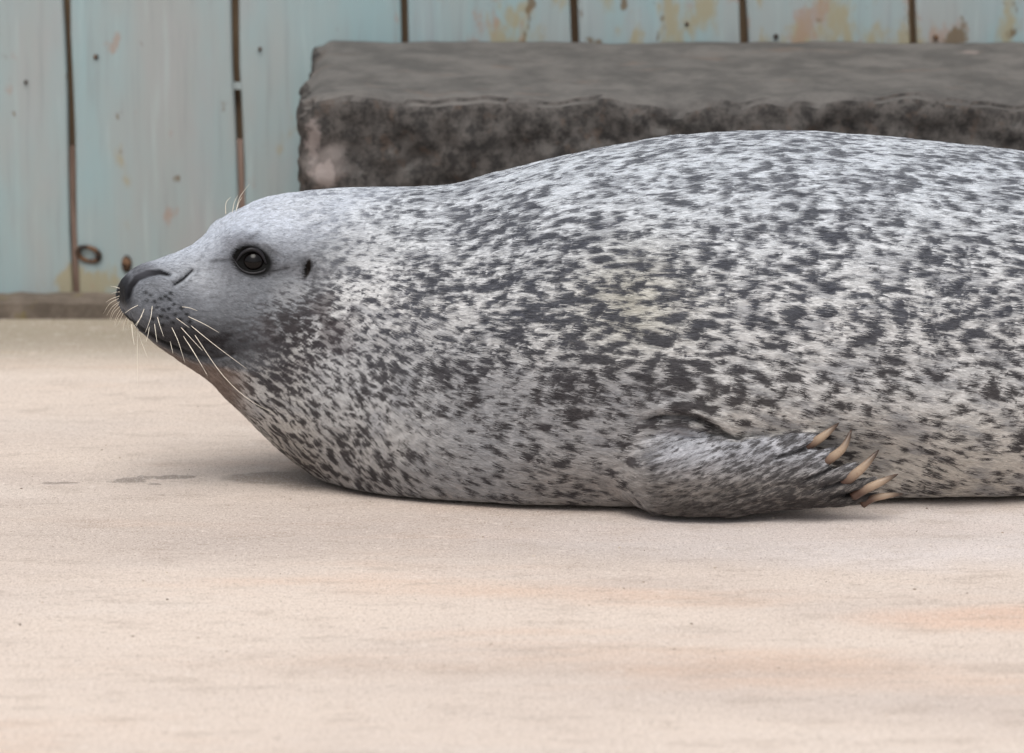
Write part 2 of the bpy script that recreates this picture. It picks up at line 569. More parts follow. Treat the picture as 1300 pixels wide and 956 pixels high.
# ------------------------------------------------------------------ stone block
def build_stone():
    x0, x1 = -.300, 1.15
    NX, NY, NZ = 230, 44, 44
    yf, yb = .785, 1.212
    ztop = lambda y: mix(.4065, .4320, (y - yf) / (yb - yf))
    pts, idx = [], {}

    def grid(fn, nu, nv):
        base = len(pts)
        for j in range(nv + 1):
            for i in range(nu + 1):
                pts.append(fn(i / nu, j / nv))
        return [(base + j * (nu + 1) + i, base + j * (nu + 1) + i + 1, base + (j + 1) * (nu + 1) + i + 1, base + (j + 1) * (nu + 1) + i) for j in range(nv) for i in range(nu)]
    X = lambda u: mix(x0, x1, u)
    f = []
    f += grid(lambda u, v: (X(u), yf, mix(-.01, ztop(yf), v)), NX, NZ)
    f += grid(lambda u, v: (X(u), mix(yf, yb, v), ztop(mix(yf, yb, v))), NX, NY)
    f += grid(lambda u, v: (x0, mix(yb, yf, u), mix(-.01, ztop(mix(yb, yf, u)), v)), NY, NZ)
    f += grid(lambda u, v: (x1, mix(yf, yb, u), mix(-.01, ztop(mix(yf, yb, u)), v)), NY, NZ)
    f += grid(lambda u, v: (X(1 - u), yb, mix(-.01, ztop(yb), v)), NX, NZ)
    P = np.array(pts)
    # distance inward from the faces to round the arrises
    d_f, d_l, d_r = P[:, 1] - yf, P[:, 0] - x0, x1 - P[:, 0]
    d_t = np.array([ztop(y) for y in P[:, 1]]) - P[:, 2]
    front, top, left = d_f < 1e-6, d_t < 1e-6, d_l < 1e-6
    n1 = noise(P, (.09, .09, .09), 3)
    n2 = noise(P, (.035, .035, .035), 4)
    n3 = noise(P, (.013, .013, .013), 5)
    rough_ = n1 * .012 + n2 * .010 + n3 * .005
    # worn arrises
    for da, db, r in ((d_f, d_t, .016), (d_l, d_t, .030), (d_f, d_l, .022)):
        e = np.maximum(0, 1 - np.hypot(da, db) / r) ** 1.4
        sgn_a = (da is d_f) * np.array([0, 1, 0]) + (da is d_l) * np.array([1, 0, 0])
        sgn_b = (db is d_t) * np.array([0, 0, -1]) + (db is d_l) * np.array([1, 0, 0])
        P = P + e[:, None] * r * .38 * (sgn_a + sgn_b)
    fall = sstep(d_t, 0, .05)
    # the arris wanders: front top edge chips
    lip = noise(np.c_[P[:, 0], 0 * P[:, 0], 0 * P[:, 0]], (.16, 1, 1), 8) * .016 + noise(np.c_[P[:, 0], 0 * P[:, 0] + 3, 0 * P[:, 0]], (.05, 1, 1), 9) * .008
    near_lip = np.exp(-(np.hypot(d_f, d_t) / .05) ** 2)
    P[:, 2] += lip * near_lip
    bevel = np.exp(-(d_t / .03) ** 2) * (d_f < 1e-6)
    P[:, 1] += np.where(d_f < 1e-6, -rough_ * (1.3 - .9 * bevel), 0)
    P[:, 0] += np.where(d_l < 1e-6, -rough_ * .9, 0) + np.where(d_l < .04, .012 * np.sin(P[:, 2] * 14) * .5, 0)
    P[:, 2] += np.where(top, n1 * .004 + n2 * .0014 + n3 * .0003, 0)
    me = bpy.data.meshes.new('stone_block')
    me.from_pydata([tuple(p) for p in P], [], f)
    bm = bmesh.new()
    bm.from_mesh(me)
    bmesh.ops.remove_doubles(bm, verts=bm.verts, dist=2e-3 * .5)
    bmesh.ops.recalc_face_normals(bm, faces=bm.faces)
    bm.to_mesh(me)
    bm.free()
    for p in me.polygons:
        p.use_smooth = True
    M = Mat('grey_basalt', 0.85, 0.3)
    nrm = M.n('ShaderNodeSeparateXYZ')
    M.t.links.new(M.n('ShaderNodeNewGeometry').outputs['True Normal'], nrm.inputs[0])
    up = M.ramp(nrm.outputs[2], .45, .85)
    sawn = M.mix(M.ramp(M.noise(13, 6, .7), .36, .66), rgb(80, 78, 76), rgb(102, 99, 96))
    sawn = M.mix(M.math('MULTIPLY', M.ramp(M.noise(18, 4, .6, (.6, 1, 1), (3, 1, 1)), .58, .72), .5), sawn, rgb(110, 97, 89))
    split = M.mix(M.ramp(M.noise(42, 6, .75), .36, .64), rgb(44, 42, 41), rgb(86, 82, 79))
    split = M.mix(M.math('MULTIPLY', M.ramp(M.noise(40, 4, .6, (1, 1, 1), (5, 1, 1)), .56, .7), .6), split, rgb(84, 72, 64))
    c = M.mix(up, split, sawn)
    lich = M.math('MAXIMUM', M.blob((-.284, .78, .345), (.012, .06, .030), .7, 2.4, 55), M.blob((-.270, .78, .300), (.016, .06, .020), .7, 2.4, 55))
    lich = M.math('MAXIMUM', lich, M.math('MULTIPLY', M.blob((-.265, .78, .315), (.03, .05, .03), .8, 1.2, 40), .5))
    lich = M.math('MAXIMUM', lich, M.math('MULTIPLY', M.blob((.69, 1.12, .43), (.012, .014, .04), .8, 2.0, 60), .5))
    c = M.mix(M.math('MULTIPLY', lich, .62), c, rgb(160, 149, 145))
    M.base(c)
    M.bump(M.noise(80, 6, .7), .45, .005)
    o = link_mesh('stone_block', me, M.m)
    tag(o, 'long dark grey stone block with rough split front behind the seal', 'stone block')


build_stone()

# ------------------------------------------------------------------ the seal
# spine in plan: head turned a little towards the photographer
SPN = np.array([(-.497, .058), (-.40, .095), (-.30, .134), (-.2, .160), (-.05, .174), (.2, .182), (.65, .232), (1.40, .31)])
sx = np.linspace(-.497, 1.40, 921)
sy = np.interp(sx, SPN[:, 0], SPN[:, 1])
for _ in range(2):
    yp = np.pad(sy, 30, mode='reflect', reflect_type='odd')
    sy = np.convolve(yp, np.ones(61) / 61, 'valid')
stx, sty = np.gradient(sx), np.gradient(sy)
_l = np.hypot(stx, sty)
stx, sty = stx / _l, sty / _l
# (station, back line height, belly line height)
ST = np.array([(154, .2770, .2540), (156, .2800, .2460), (159.5, .2835, .2385), (165, .2885, .2290), (172, .2935, .2175), (183, .2990, .2060), (200, .3030, .1895), (222, .3096, .1722),
               (245, .3193, .1545), (265, .3346, .136), (285, .3521, .1125), (305, .3619, .0916), (330, .3725, .0638), (360, .3768, .0319),
               (400, .3801, .0011), (450, .3812, -.0351), (510, .3794, -.05), (570, .3806, -.05), (630, .3948, -.05), (700, .4121, -.05),
               (780, .4286, -.05), (860, .4402, -.0468), (950, .446, -.0394), (1040, .4448, -.0351), (1130, .4375, -.0319), (1220, .4273, -.0331),
               (1300, .4187, -.0359), (1420, .395, -.045), (1560, .335, -.04), (1700, .25, -.02), (1780, .19, .015), (1850, .15, .04)])
HW = np.array([(153, .016), (156, .026), (161, .034), (176, .042), (200, .047), (230, .050), (262, .062), (300, .078), (340, .092), (400, .115), (480, .148), (600, .195), (750, .238), (900, .262), (1000, .268), (1150, .265), (1300, .25), (1420, .225), (1560, .17), (1700, .11), (1780, .075), (1850, .05)])


def herm(x, kx, kv):
    m = np.gradient(kv, kx)
    i = np.clip(np.searchsorted(kx, x) - 1, 0, len(kx) - 2)
    h = kx[i + 1] - kx[i]
    t = (x - kx[i]) / h
    return (2 * t ** 3 - 3 * t ** 2 + 1) * kv[i] + (t ** 3 - 2 * t ** 2 + t) * h * m[i] + (-2 * t ** 3 + 3 * t ** 2) * kv[i + 1] + (t ** 3 - t ** 2) * h * m[i + 1]


def bend(s, y, z):
    Y = np.interp(s, sx, sy)
    tx = np.interp(s, sx, stx)
    ty = np.interp(s, sx, sty)
    return np.stack([s - y * ty, Y + y * tx, z], -1)


def unbend(P):
    s = P[:, 0].copy()
    for _ in range(6):
        Y = np.interp(s, sx, sy)
        tx = np.interp(s, sx, stx)
        ty = np.interp(s, sx, sty)
        s = s + ((P[:, 0] - s) * tx + (P[:, 1] - Y) * ty)
    Y = np.interp(s, sx, sy)
    tx = np.interp(s, sx, stx)
    ty = np.interp(s, sx, sty)
    return s, -(P[:, 0] - s) * ty + (P[:, 1] - Y) * tx


def body_bm(bm):
    kx = (ST[:, 0] - 650) / 1010
    X = np.concatenate([np.linspace(kx[0], -.40, 60)[:-1], np.linspace(-.40, kx[-1], 320)])
    T, B = herm(X, kx, ST[:, 1]), herm(X, kx, ST[:, 2])
    a = herm(X, (HW[:, 0] - 650) / 1010, HW[:, 1])
    ph = np.linspace(0, 2 * np.pi, 121)[:-1]
    hh, c = (T - B) / 2, (T + B) / 2
    s, co = np.sin(ph)[None], np.cos(ph)[None]
    kp = np.interp(X, [-.5, -.4, -.3, -.1, .1], [.05, .15, .25, .12, .05])[:, None]
    z = c[:, None] + hh[:, None] * s
    nl = np.interp(X, [-.30, 0.], [2., 2.8])[:, None]          # belly flattened by its own weight
    y = a[:, None] * np.sign(co) * np.where(s < 0, (1 - np.abs(s) ** nl) ** (1 / nl), np.abs(co)) * (1 - kp * s)
    # flank pressed in where the fore flippers lie against it
    y = y * (1 - .11 * (sstep(X, .12, .22) * sstep(X, .54, .44))[:, None] * np.exp(-((z - .06) / .05) ** 2))
    z = np.where(z < .01, .001 + .009 * np.exp((z - .01) / .02), z)
    P = bend(np.repeat(X[:, None], len(ph), 1), y, z)
    rows = [[bm.verts.new(p) for p in r] for r in P]
    for r0, r1 in zip(rows, rows[1:]):
        for k in range(len(ph)):
            bm.faces.new((r0[k], r0[(k + 1) % len(ph)], r1[(k + 1) % len(ph)], r1[k]))
    bm.faces.new(rows[0])
    bm.faces.new(rows[-1])


S_PX = 1 / 1010.0
ARM = [(762, 580, 26, .045, .050), (797, 592, 42, -.025, .056), (835, 603, 50, -.055, .056), (870, 607, 49, -.068, .050), (920, 607.5, 48, -.073, .040),
       (970, 604, 46, -.070, .032), (1005, 600, 39, -.066, .024), (1030, 599, 28, -.062, .014)]
DIGITS = [[(930, 576, 16), (990, 568, 15), (1020, 562, 12), (1042, 555, 6.5)],
          [(940, 590, 16), (1000, 588, 15), (1034, 583, 13), (1061, 572, 7)],
          [(950, 606, 16), (1020, 607, 15), (1060, 602, 12), (1089, 591, 6.5)],
          [(950, 622, 15), (1030, 623, 14), (1080, 619, 10), (1110, 611, 6)],
          [(950, 636, 13), (1030, 635, 11), (1080, 632, 8), (1114, 630, 5)]]
DIG_Y = [[-.066, -.066, -.064, -.060], [-.074, -.076, -.074, -.070], [-.076, -.080, -.079, -.075], [-.075, -.078, -.076, -.072], [-.068, -.068, -.064, -.062]]
CLAWS = [((1034, 561), (1050, 550), (1065, 537), 5.2), ((1054, 582), (1071, 568), (1081, 545), 5.6), ((1080, 606), (1099, 590), (1116, 571), 5.8),
         ((1098, 621), (1121, 611), (1140, 602), 5.2), ((1110, 631.5), (1128, 629), (1147, 627), 4.2)]


def flipper_bm(bm, mirror=False):
    def put(px, py, Y):
        p = at(px, py, Y)
        p.z = max(p.z, .002)
        return p
    parts = bmesh.new()
    path = [put(a[0], a[1], a[3]) for a in ARM]
    tube(parts, path, [a[2] * S_PX for a in ARM], 28, [a[4] / 2 / (a[2] * S_PX) * 1.15 for a in ARM])
    for dg, dy in zip(DIGITS, DIG_Y):
        pts = smooth_path([put(p[0], p[1], y) for p, y in zip(dg, dy)], 10)
        rr = np.interp(np.linspace(0, 3, 10), range(4), [p[2] * S_PX for p in dg])
        tube(parts, pts, rr, 14, [.75] * 10)
    for v in parts.verts:
        if v.co.z < .0015:
            v.co.z = .0015
    if mirror:
        P = np.array([v.co[:] for v in parts.verts])
        s, y = unbend(P)
        Q = bend(s, -y, P[:, 2])
        for v, q in zip(parts.verts, Q):
            v.co = q
        bmesh.ops.reverse_faces(parts, faces=parts.faces)
    me = bpy.data.meshes.new('tmp')
    parts.to_mesh(me)
    parts.free()
    bm.from_mesh(me)
    bpy.data.meshes.remove(me)


def hind_bm(bm):
    for sgn in (-1, 1):
        for k in range(5):
            s0, s1 = 1.10, 1.36
            sp = sgn * (.03 + .012 * k), sgn * (.045 + .03 * k)
            q0 = bend(np.array([s0]), np.array([sp[0]]), np.array([.10]))[0]
            q1 = bend(np.array([s1 - .02 * abs(k - 2)]), np.array([sp[1]]), np.array([.025 + .012 * (k % 2)]))[0]
            tube(bm, [q0, (q0 + q1) / 2, q1], [.035, .026, .010], 12)


VOXEL = .0022


def remeshed():
    bm = bmesh.new()
    body_bm(bm)
    flipper_bm(bm)
    flipper_bm(bm, True)
    hind_bm(bm)
    bmesh.ops.recalc_face_normals(bm, faces=bm.faces)
    me = bpy.data.meshes.new('seal_base')
    bm.to_mesh(me)
    bm.free()
    o = bpy.data.objects.new('seal_base', me)
    COL.objects.link(o)
    md = o.modifiers.new('r', 'REMESH')
    md.mode = 'VOXEL'
    md.voxel_size = VOXEL
    md.use_smooth_shade = True
    dg = bpy.context.evaluated_depsgraph_get()
    ev = o.evaluated_get(dg)
    res = bpy.data.meshes.new_from_object(ev, depsgraph=dg)
    bpy.data.objects.remove(o)
    bpy.data.meshes.remove(me)
    return res


def get_co(me):
    v = np.empty(len(me.vertices) * 3, np.float32)
    me.vertices.foreach_get('co', v)
    return v.reshape(-1, 3).astype(float)


def get_no(me):
    v = np.empty(len(me.vertices) * 3, np.float32)
    me.vertex_normals.foreach_get('vector', v)
    return v.reshape(-1, 3).astype(float)


def profile(P):
    """near-side profile coordinates, the same on both flanks"""
    s, y = unbend(P)
    qx, qy = proj(bend(s, -np.abs(y), P[:, 2]))
    return s, y, qx, qy


EYE = (321.5, 331.0)
NOSTRIL = [(163, 378), (166, 364), (174, 353), (188, 347), (203, 345.5), (215, 349)]
SLIT = [(222, 361), (232, 354.5), (244, 343)]
MOUTH = [(166, 405), (178, 415), (204, 432), (241, 449), (272, 455), (296, 450)]
FOLD = [(806, 537), (832, 530), (860, 529), (886, 533), (908, 543), (925, 554), (942, 559)]
FOLD2 = [(872, 543), (890, 546), (908, 553), (925, 559)]
CREASES = [[(985, 582), (1020, 570), (1044, 562)], [(1020, 611), (1045, 600), (1070, 584)], [(1040, 622), (1075, 611), (1100, 596)], [(1050, 633), (1090, 626), (1112, 618)]]


def ga(qx, qy, cx, cy, rx, ry):
    return np.exp(-((qx - cx) / rx) ** 2 - ((qy - cy) / ry) ** 2)


def trunk_half(s, z):
    """half width of the trunk at station s and height z"""
    kx = (ST[:, 0] - 650) / 1010
    x = np.clip(s, kx[0], kx[-1])
    T, B, a = herm(x, kx, ST[:, 1]), herm(x, kx, ST[:, 2]), herm(x, (HW[:, 0] - 650) / 1010, HW[:, 1])
    sn = np.clip((z - (T + B) / 2) / ((T - B) / 2), -1, 1)
    y = a * np.where(sn < 0, (1 - np.abs(sn) ** 2.8) ** (1 / 2.8), np.sqrt(np.maximum(0, 1 - sn * sn))) * (1 - .05 * sn)
    return y * (1 - .11 * sstep(x, .12, .22) * sstep(x, .54, .44) * np.exp(-((z - .06) / .05) ** 2))


def on_flipper(P, qx, qy, s, y):
    """1 on the fore flipper, 0 on the trunk"""
    m = sstep(qx, 795, 850) * sstep(qx, 1160, 1120)
    uy = np.interp(qx, [795, 815, 845, 880, 905, 930, 960, 1000, 1030, 1160], [575, 552, 541, 545, 553, 558, 553, 546, 542, 535])
    m = m * sstep(qy, uy - 3, uy + 6) * (qy < 668)
    proud = sstep(np.abs(y) - trunk_half(s, P[:, 2]), .002, .007)
    return m * mix(1, proud, sstep(qx, 930, 1010))


def sculpt(P, N):
    s, y, qx, qy = profile(P)
    head = qx < 480
    d = np.zeros(len(P))
    side = sstep(np.abs(y), .004, .03)
    d += .0065 * ga(qx, qy, 318, 318, 34, 26) * side
    d -= .0085 * ga(qx, qy, EYE[0], EYE[1] + 1, 17, 12) * side
    d += .0030 * ga(qx, qy, 318, 311, 26, 6) * side
    d += .0085 * ga(qx, qy, 306, 302, 24, 13) * side
    d += .0085 * ga(qx, qy, 203, 392, 40, 30) * side
    d -= .0040 * ga(qx, qy, 262, 372, 26, 40) * side
    d += .0060 * ga(qx, qy, 345, 410, 60, 50) * side
    dn, pn = seg_dist(qx, qy, NOSTRIL)
    d -= .0065 * np.exp(-(dn / (2.5 + 4.0 * np.sin(np.pi * np.clip(pn, 0, 1)) ** .7)) ** 2) * side
    d += .0035 * ga(qx, qy, 196, 359, 22, 9) * side
    dl, _ = seg_dist(qx, qy, SLIT)
    d -= .0045 * np.exp(-(dl / 3.2) ** 2) * side
    dm, pm = seg_dist(qx, qy, MOUTH)
    d -= .0030 * np.exp(-(dm / 2.4) ** 2) * sstep(np.abs(y), .0, .008)
    d -= .008 * ga(qx, qy, 390, 341, 4.5, 11) * side
    d += .002 * ga(qx, qy, 399, 338, 5, 12) * side
    for c in ([(276, 331), (300, 331)], [(343, 346), (366, 341)], [(346, 322), (356, 330)]):
        dc, _ = seg_dist(qx, qy, c)
        d -= .0015 * np.exp(-(dc / 2.2) ** 2) * side
    # skin folds around the flipper root, grooves between the digits
    df, pf = seg_dist(qx, qy, FOLD)
    below = sstep(qy, 500, 530)
    d -= .010 * np.exp(-(df / 4.5) ** 2) * np.sin(np.pi * np.clip(pf, .04, 1)) ** .6
    d += .006 * np.exp(-((df - 12) / 9) ** 2) * np.sin(np.pi * np.clip(pf, 0, 1))
    d2, p2 = seg_dist(qx, qy, FOLD2)
    d -= .006 * np.exp(-(d2 / 3.2) ** 2) * np.sin(np.pi * np.clip(p2, .05, 1)) ** .7
    fl = on_flipper(P, qx, qy, s, y)
    for c in CREASES:
        dc, pc = seg_dist(qx, qy, c)
        d -= .0080 * np.exp(-(dc / 3.0) ** 2) * fl * (.3 + .7 * pc)
    # soft muscle and blubber unevenness
    Q = np.c_[s, y, P[:, 2]]
    d += noise(Q, (.16, .12, .12), 21) * .0030 * sstep(qx, 380, 560)
    d += noise(Q, (.05, .03, .03), 22) * .0010
    d += noise(Q, (.022, .008, .008), 23) * .0006
    # wrinkles round the shoulder and along the flipper
    wr = ga(qx, qy, 850, 575, 75, 55)
    d += (np.abs(noise(Q + np.c_[0 * s, 0 * s, -.35 * s], (.07, .03, .011), 24)) - .25) * .0045 * np.maximum(wr, .8 * fl)
    d *= sstep(P[:, 2], .002, .014)
    return P + N * d[:, None]


LIGHT_UP = np.array(rgb(196, 201, 207))
LIGHT_MID = np.array(rgb(199, 199, 199))
LIGHT_LOW = np.array(rgb(190, 184, 176))
GREY = np.array(rgb(104, 107, 115))
DARK_UP = np.array(rgb(52, 55, 65))
DARK_LOW = np.array(rgb(48, 44, 46))


def coat(P):
    """colour of the fur at points on the seal"""
    s, y, qx, qy = profile(P)
    n = len(P)
    Q = np.c_[s, y, P[:, 2]]
    a = R(9)
    Qr = np.c_[Q[:, 0] * math.cos(a) - Q[:, 2] * math.sin(a), Q[:, 1], Q[:, 2] * math.cos(a) + Q[:, 0] * math.sin(a)]
    fl = on_flipper(P, qx, qy, s, y)
    # domain warp and fine along-fur streaks
    wx = noise(Q, (.03, .03, .03), 31) * .006
    Qw = Qr + np.c_[wx, 0 * wx, noise(Q, (.03, .02, .02), 32) * .004]
    streak = noise(Qr, (.026, .0024, .0024), 33)
    lowf = noise(Q, (.085, .07, .07), 34)
    kx = (ST[:, 0] - 650) / 1010
    sc = np.clip(s, kx[0], kx[-1])
    zc = .5 * (herm(sc, kx, ST[:, 1]) + np.maximum(herm(sc, kx, ST[:, 2]), 0))
    girth = np.arctan2(P[:, 2] - zc, np.abs(y) + 1e-4) * .215 * np.where(y < 0, 1, 1.003) + 3.0 * (y > 0)
    ca_, sa_ = math.cos(R(10)), math.sin(R(10))
    U, V = s * ca_ - girth * sa_ + wx + .0035 * noise(Q, (.012, .007, .007), 39), girth * ca_ + s * sa_ + .004 * noise(Q, (.018, .010, .010), 40)
    neck = sstep(qx, 640, 480)
    # how much of each region is dark: threshold (lower = more dark)
    th = np.full(n, .09)
    th += .0 * sstep(qy, 300, 200)                                   # back a little paler
    th -= .14 * ga(qx, qy, 780, 420, 130, 90)                         # dense on the shoulder
    th -= .10 * ga(qx, qy, 1150, 400, 90, 60)
    th -= .06 * ga(qx, qy, 690, 330, 120, 70)
    th += .13 * sstep(qy, 430, 560) * sstep(qx, 900, 1000)            # flank near the ground
    th += .12 * sstep(qy, 480, 560) * sstep(qx, 860, 760)             # chest sparsely spotted
    th += .16 * ga(qx, qy, 470, 290, 75, 60)                          # silver nape
    th += .12 * ga(qx, qy, 700, 250, 90, 30)
    th = mix(th, .60, sstep(qx, 400, 330) * sstep(qy, 420, 360))      # head top
    th = mix(th, .14, sstep(qx, 500, 420) * sstep(qy, 360, 420))      # throat: separate dots
    th -= .22 * ga(qx, qy, 375, 425, 60, 50)                         # smoky cheek
    edge = mix(.23, .15, sstep(qy, 300, 450))
    dens = .000 - .75 * (th - .05) + .13 * lowf
    big = np.maximum(cells(U, V, .0205, .0135, dens, 61), cells(U + .5, V + .3, .0125, .0088, dens - .05, 71))
    dots = np.maximum(cells(U, V, .0155, .0145, dens + .02, 81), cells(U + .2, V + .7, .0095, .0090, dens - .02, 91))
    f = mix(big, dots, neck) + .10 * streak
    spot = sstep(f, -edge * .45, edge * .75)
    # ground colour of the coat
    t1 = sstep(qy, 210, 430)
    c = mix(LIGHT_UP, LIGHT_MID, t1[:, None])
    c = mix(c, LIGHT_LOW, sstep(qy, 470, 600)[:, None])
    mott = sstep(noise(Qw, (.04, .022, .02), 41) + .5 * streak, -.1, .7)
    c = mix(c, GREY, (.5 * mott)[:, None])
    # yellowish tinge on the shoulder, grey chest
    c = mix(c, np.array(rgb(168, 164, 148)), (.6 * ga(qx, qy, 800, 380, 70, 60))[:, None])
    c = mix(c, np.array(rgb(142, 142, 145)), (.75 * sstep(qy, 440, 500) * sstep(qx, 940, 820) * sstep(qx, 470, 620))[:, None])
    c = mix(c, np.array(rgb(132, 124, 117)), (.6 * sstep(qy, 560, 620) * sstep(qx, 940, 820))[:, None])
    c = mix(c, np.array(rgb(148, 149, 152)), (.55 * sstep(qy, 370, 460) * sstep(qx, 720, 600) * sstep(qx, 360, 420))[:, None])
    dk = mix(DARK_UP, DARK_LOW, sstep(qy, 380, 520)[:, None])
    sp = spot * mix(.92, .80, sstep(qy, 330, 200))
    c = mix(c, dk, sp[:, None])
    c = mix(c, np.array(rgb(122, 118, 112)), (.55 * sstep(qx, 470, 380) * sstep(qy, 350, 400) * (.5 + .8 * lowf) * (1 - spot)).clip(0, 1)[:, None])
    # ---- head
    hd = sstep(qx + 60 * noise(Q, (.05, .04, .04), 43), 545, 315)
    fine = noise(Q, (.009, .004, .004), 42)
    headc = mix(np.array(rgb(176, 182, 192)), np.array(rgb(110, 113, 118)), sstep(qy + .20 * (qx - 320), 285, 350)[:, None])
    headc = mix(headc, np.array(rgb(160, 164, 170)), (.85 * ga(qx, qy, 250, 352, 40, 22))[:, None])
    headc = mix(headc, np.array(rgb(62, 62, 68)), (.8 * ga(qx, qy, 318, 331, 42, 24))[:, None])
    headc = mix(headc, np.array(rgb(52, 52, 58)), (.50 * ga(qx, qy, 308, 303, 22, 9))[:, None])
    headc = mix(headc, np.array(rgb(98, 101, 108)), (.6 * ga(qx, qy, 205, 395, 50, 35))[:, None])
    headc = mix(headc, np.array(rgb(34, 32, 34)), (.45 * ga(qx, qy, 285, 437, 52, 24))[:, None])
    headc = mix(headc, np.array(rgb(52, 49, 50)), (.75 * ga(qx, qy, 235, 432, 55, 20))[:, None])
    headc = headc * (1 + .20 * fine + .12 * streak + .22 * noise(Q, (.0055, .0018, .0018), 48))[:, None]
    lim = np.interp(qx, [160, 300, 335, 400, 470], [490, 490, 462, 400, 320])
    hm = hd * sstep(qy, lim + 45, lim - 45)
    jaw = sstep(qx, 400, 330) * sstep(qy - np.interp(qx, [160, 204, 241, 272, 310, 400], [408, 436, 454, 460, 468, 470]), 0, 8)
    c = mix(c, headc, (hm * (1 - jaw))[:, None])
    c = mix(c, np.array(rgb(122, 108, 100)) * (1 + .25 * streak)[:, None], (jaw * sstep(qx, 330, 285) * .9)[:, None])
    c = mix(c, np.array(rgb(30, 28, 30)) * (1 + .3 * streak)[:, None], (1.05 * ga(qx, qy, 275, 434, 46, 20) * (.72 + .55 * noise(Q, (.014, .008, .008), 47) + .5 * streak)).clip(0, .93)[:, None])
    c = mix(c, np.array(rgb(46, 43, 45)), (.6 * ga(qx, qy, 225, 424, 50, 16))[:, None])
    # smoky blotches on cheek and neck side
    bl = sstep(noise(Qw, (.035, .03, .03), 44) + .3 * streak, .0, .45) * ga(qx, qy, 390, 410, 75, 60)
    c = mix(c, np.array(rgb(76, 70, 72)), (.8 * bl)[:, None])
    chk = ga(qx, qy, 372, 412, 78, 62)
    c = mix(c, np.array(rgb(52, 47, 48)), (.9 * spot * chk)[:, None])
    # fore flipper: grey, small dark dashes that get denser to the tip
    cf, sf = math.cos(R(24)), math.sin(R(24))
    uf, vf = s * cf + P[:, 2] * sf, P[:, 2] * cf - s * sf
    fs = np.maximum(cells(uf + 2, vf, .0150, .0068, 0 * s - .05, 101), cells(uf + 4, vf, .0085, .0042, 0 * s, 111)) + .15 * streak
    fcol = mix(np.array(rgb(168, 169, 174)), np.array(rgb(128, 122, 117)), sstep(qy, 570, 625)[:, None])
    fcol = fcol * (1 + .25 * noise(Q, (.03, .02, .012), 46) + .2 * streak)[:, None]
    fcol = mix(fcol, np.array(rgb(52, 49, 50)), (.85 * sstep(fs + mix(-.17, .05, sstep(qx, 850, 1000)) + .10 * sstep(qy, 575, 640), -.06, .14))[:, None])
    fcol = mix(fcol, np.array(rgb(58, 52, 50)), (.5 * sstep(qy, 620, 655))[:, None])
    c = mix(c, fcol, fl[:, None])
    # ---- bare dark skin, openings, and shade painted into creases and folds
    blk = np.array(rgb(12, 12, 13))
    dn, pn = seg_dist(qx, qy, NOSTRIL)
    wn_ = 1.5 + 2.8 * np.sin(np.pi * np.clip(pn, 0, 1)) ** .7
    c = mix(c, blk, sstep(dn, wn_ + 1.8, wn_ - 1.2)[:, None])
    nose = sstep(qx, 176, 161) * sstep(qy, 398, 380) * sstep(qy, 342, 354)
    c = mix(c, np.array(rgb(26, 26, 29)), (.95 * nose)[:, None])
    c = mix(c, np.array(rgb(66, 66, 72)), (.8 * ga(qx, qy, 178, 344, 24, 12))[:, None])
    dl, pl_ = seg_dist(qx, qy, SLIT)
    c = mix(c, blk, (.95 * sstep(dl, 3.8 - 2 * np.abs(pl_ - .4), .6))[:, None])
    dm, pm = seg_dist(qx, qy, MOUTH)
    c = mix(c, blk, (.8 * sstep(dm, 3.6, .8) * sstep(pm, 1.0, .45))[:, None])
    ex, ey = (qx - 319.5) * .94 + (qy - 331) * .34, (qy - 331) * .94 - (qx - 319.5) * .34
    er = (ex / 26) ** 2 + (ey / 18.5) ** 2
    c = mix(c, np.array(rgb(8, 8, 9)), sstep(er, 1.55, .80)[:, None])
    ear = ((qx - 390 - .25 * (341 - qy)) / 5.0) ** 2 + ((qy - 341) / 12.5) ** 2
    c = mix(c, np.array(rgb(22, 18, 16)), sstep(ear, 1.4, .6)[:, None])
    for cr, wd in (([(268, 331.5), (298, 331)], 2.0), ([(343, 347), (364, 340)], 2.6), ([(336, 312), (350, 322)], 2.6), ([(318, 302), (326, 296)], 1.4)):
        dc, _ = seg_dist(qx, qy, cr)
        c = mix(c, np.array(rgb(40, 38, 40)), (.5 * sstep(dc, wd + 3.0, wd - 2))[:, None])
    # whisker pores on the muzzle
    for k, (px, py) in enumerate(PORES):
        c = mix(c, blk, (.85 * sstep(np.hypot((qx - px) * .8, qy - py), 3.2, 1.4))[:, None])
    for cr in CREASES:  # groove shade between the digits, painted dark
        dc, pc = seg_dist(qx, qy, cr)
        c = mix(c, np.array(rgb(34, 32, 34)), (.9 * sstep(dc, 4.2, 1.4) * fl)[:, None])
    for cr, wd in ((FOLD, 3.0), (FOLD2, 2.4)):  # shade of the skin folds at the flipper root, put into the colour
        dc, pc = seg_dist(qx, qy, cr)
        c = mix(c, np.array(rgb(60, 58, 60)), (.6 * sstep(dc, wd + 3, wd - 1.5) * np.sin(np.pi * np.clip(pc, 0, 1)) ** .5)[:, None])
    return c.clip(.004, .95)


PORES = [(184, 371), (191, 375), (186, 381), (196, 383), (203, 379), (199, 390), (210, 376), (193, 393), (206, 393), (215, 380), (204, 401), (214, 392),
         (220, 386), (212, 403), (222, 399), (230, 391), (219, 409), (228, 405), (237, 399), (216, 372), (240, 408), (193, 404), (205, 412), (245, 416), (234, 418)]


def skin_material(name, rough, spec):
    M = Mat(name, rough, spec)
    at_ = M.n('ShaderNodeAttribute')
    at_.attribute_name = 'coat'
    M.base(at_.outputs['Color'])
    return M


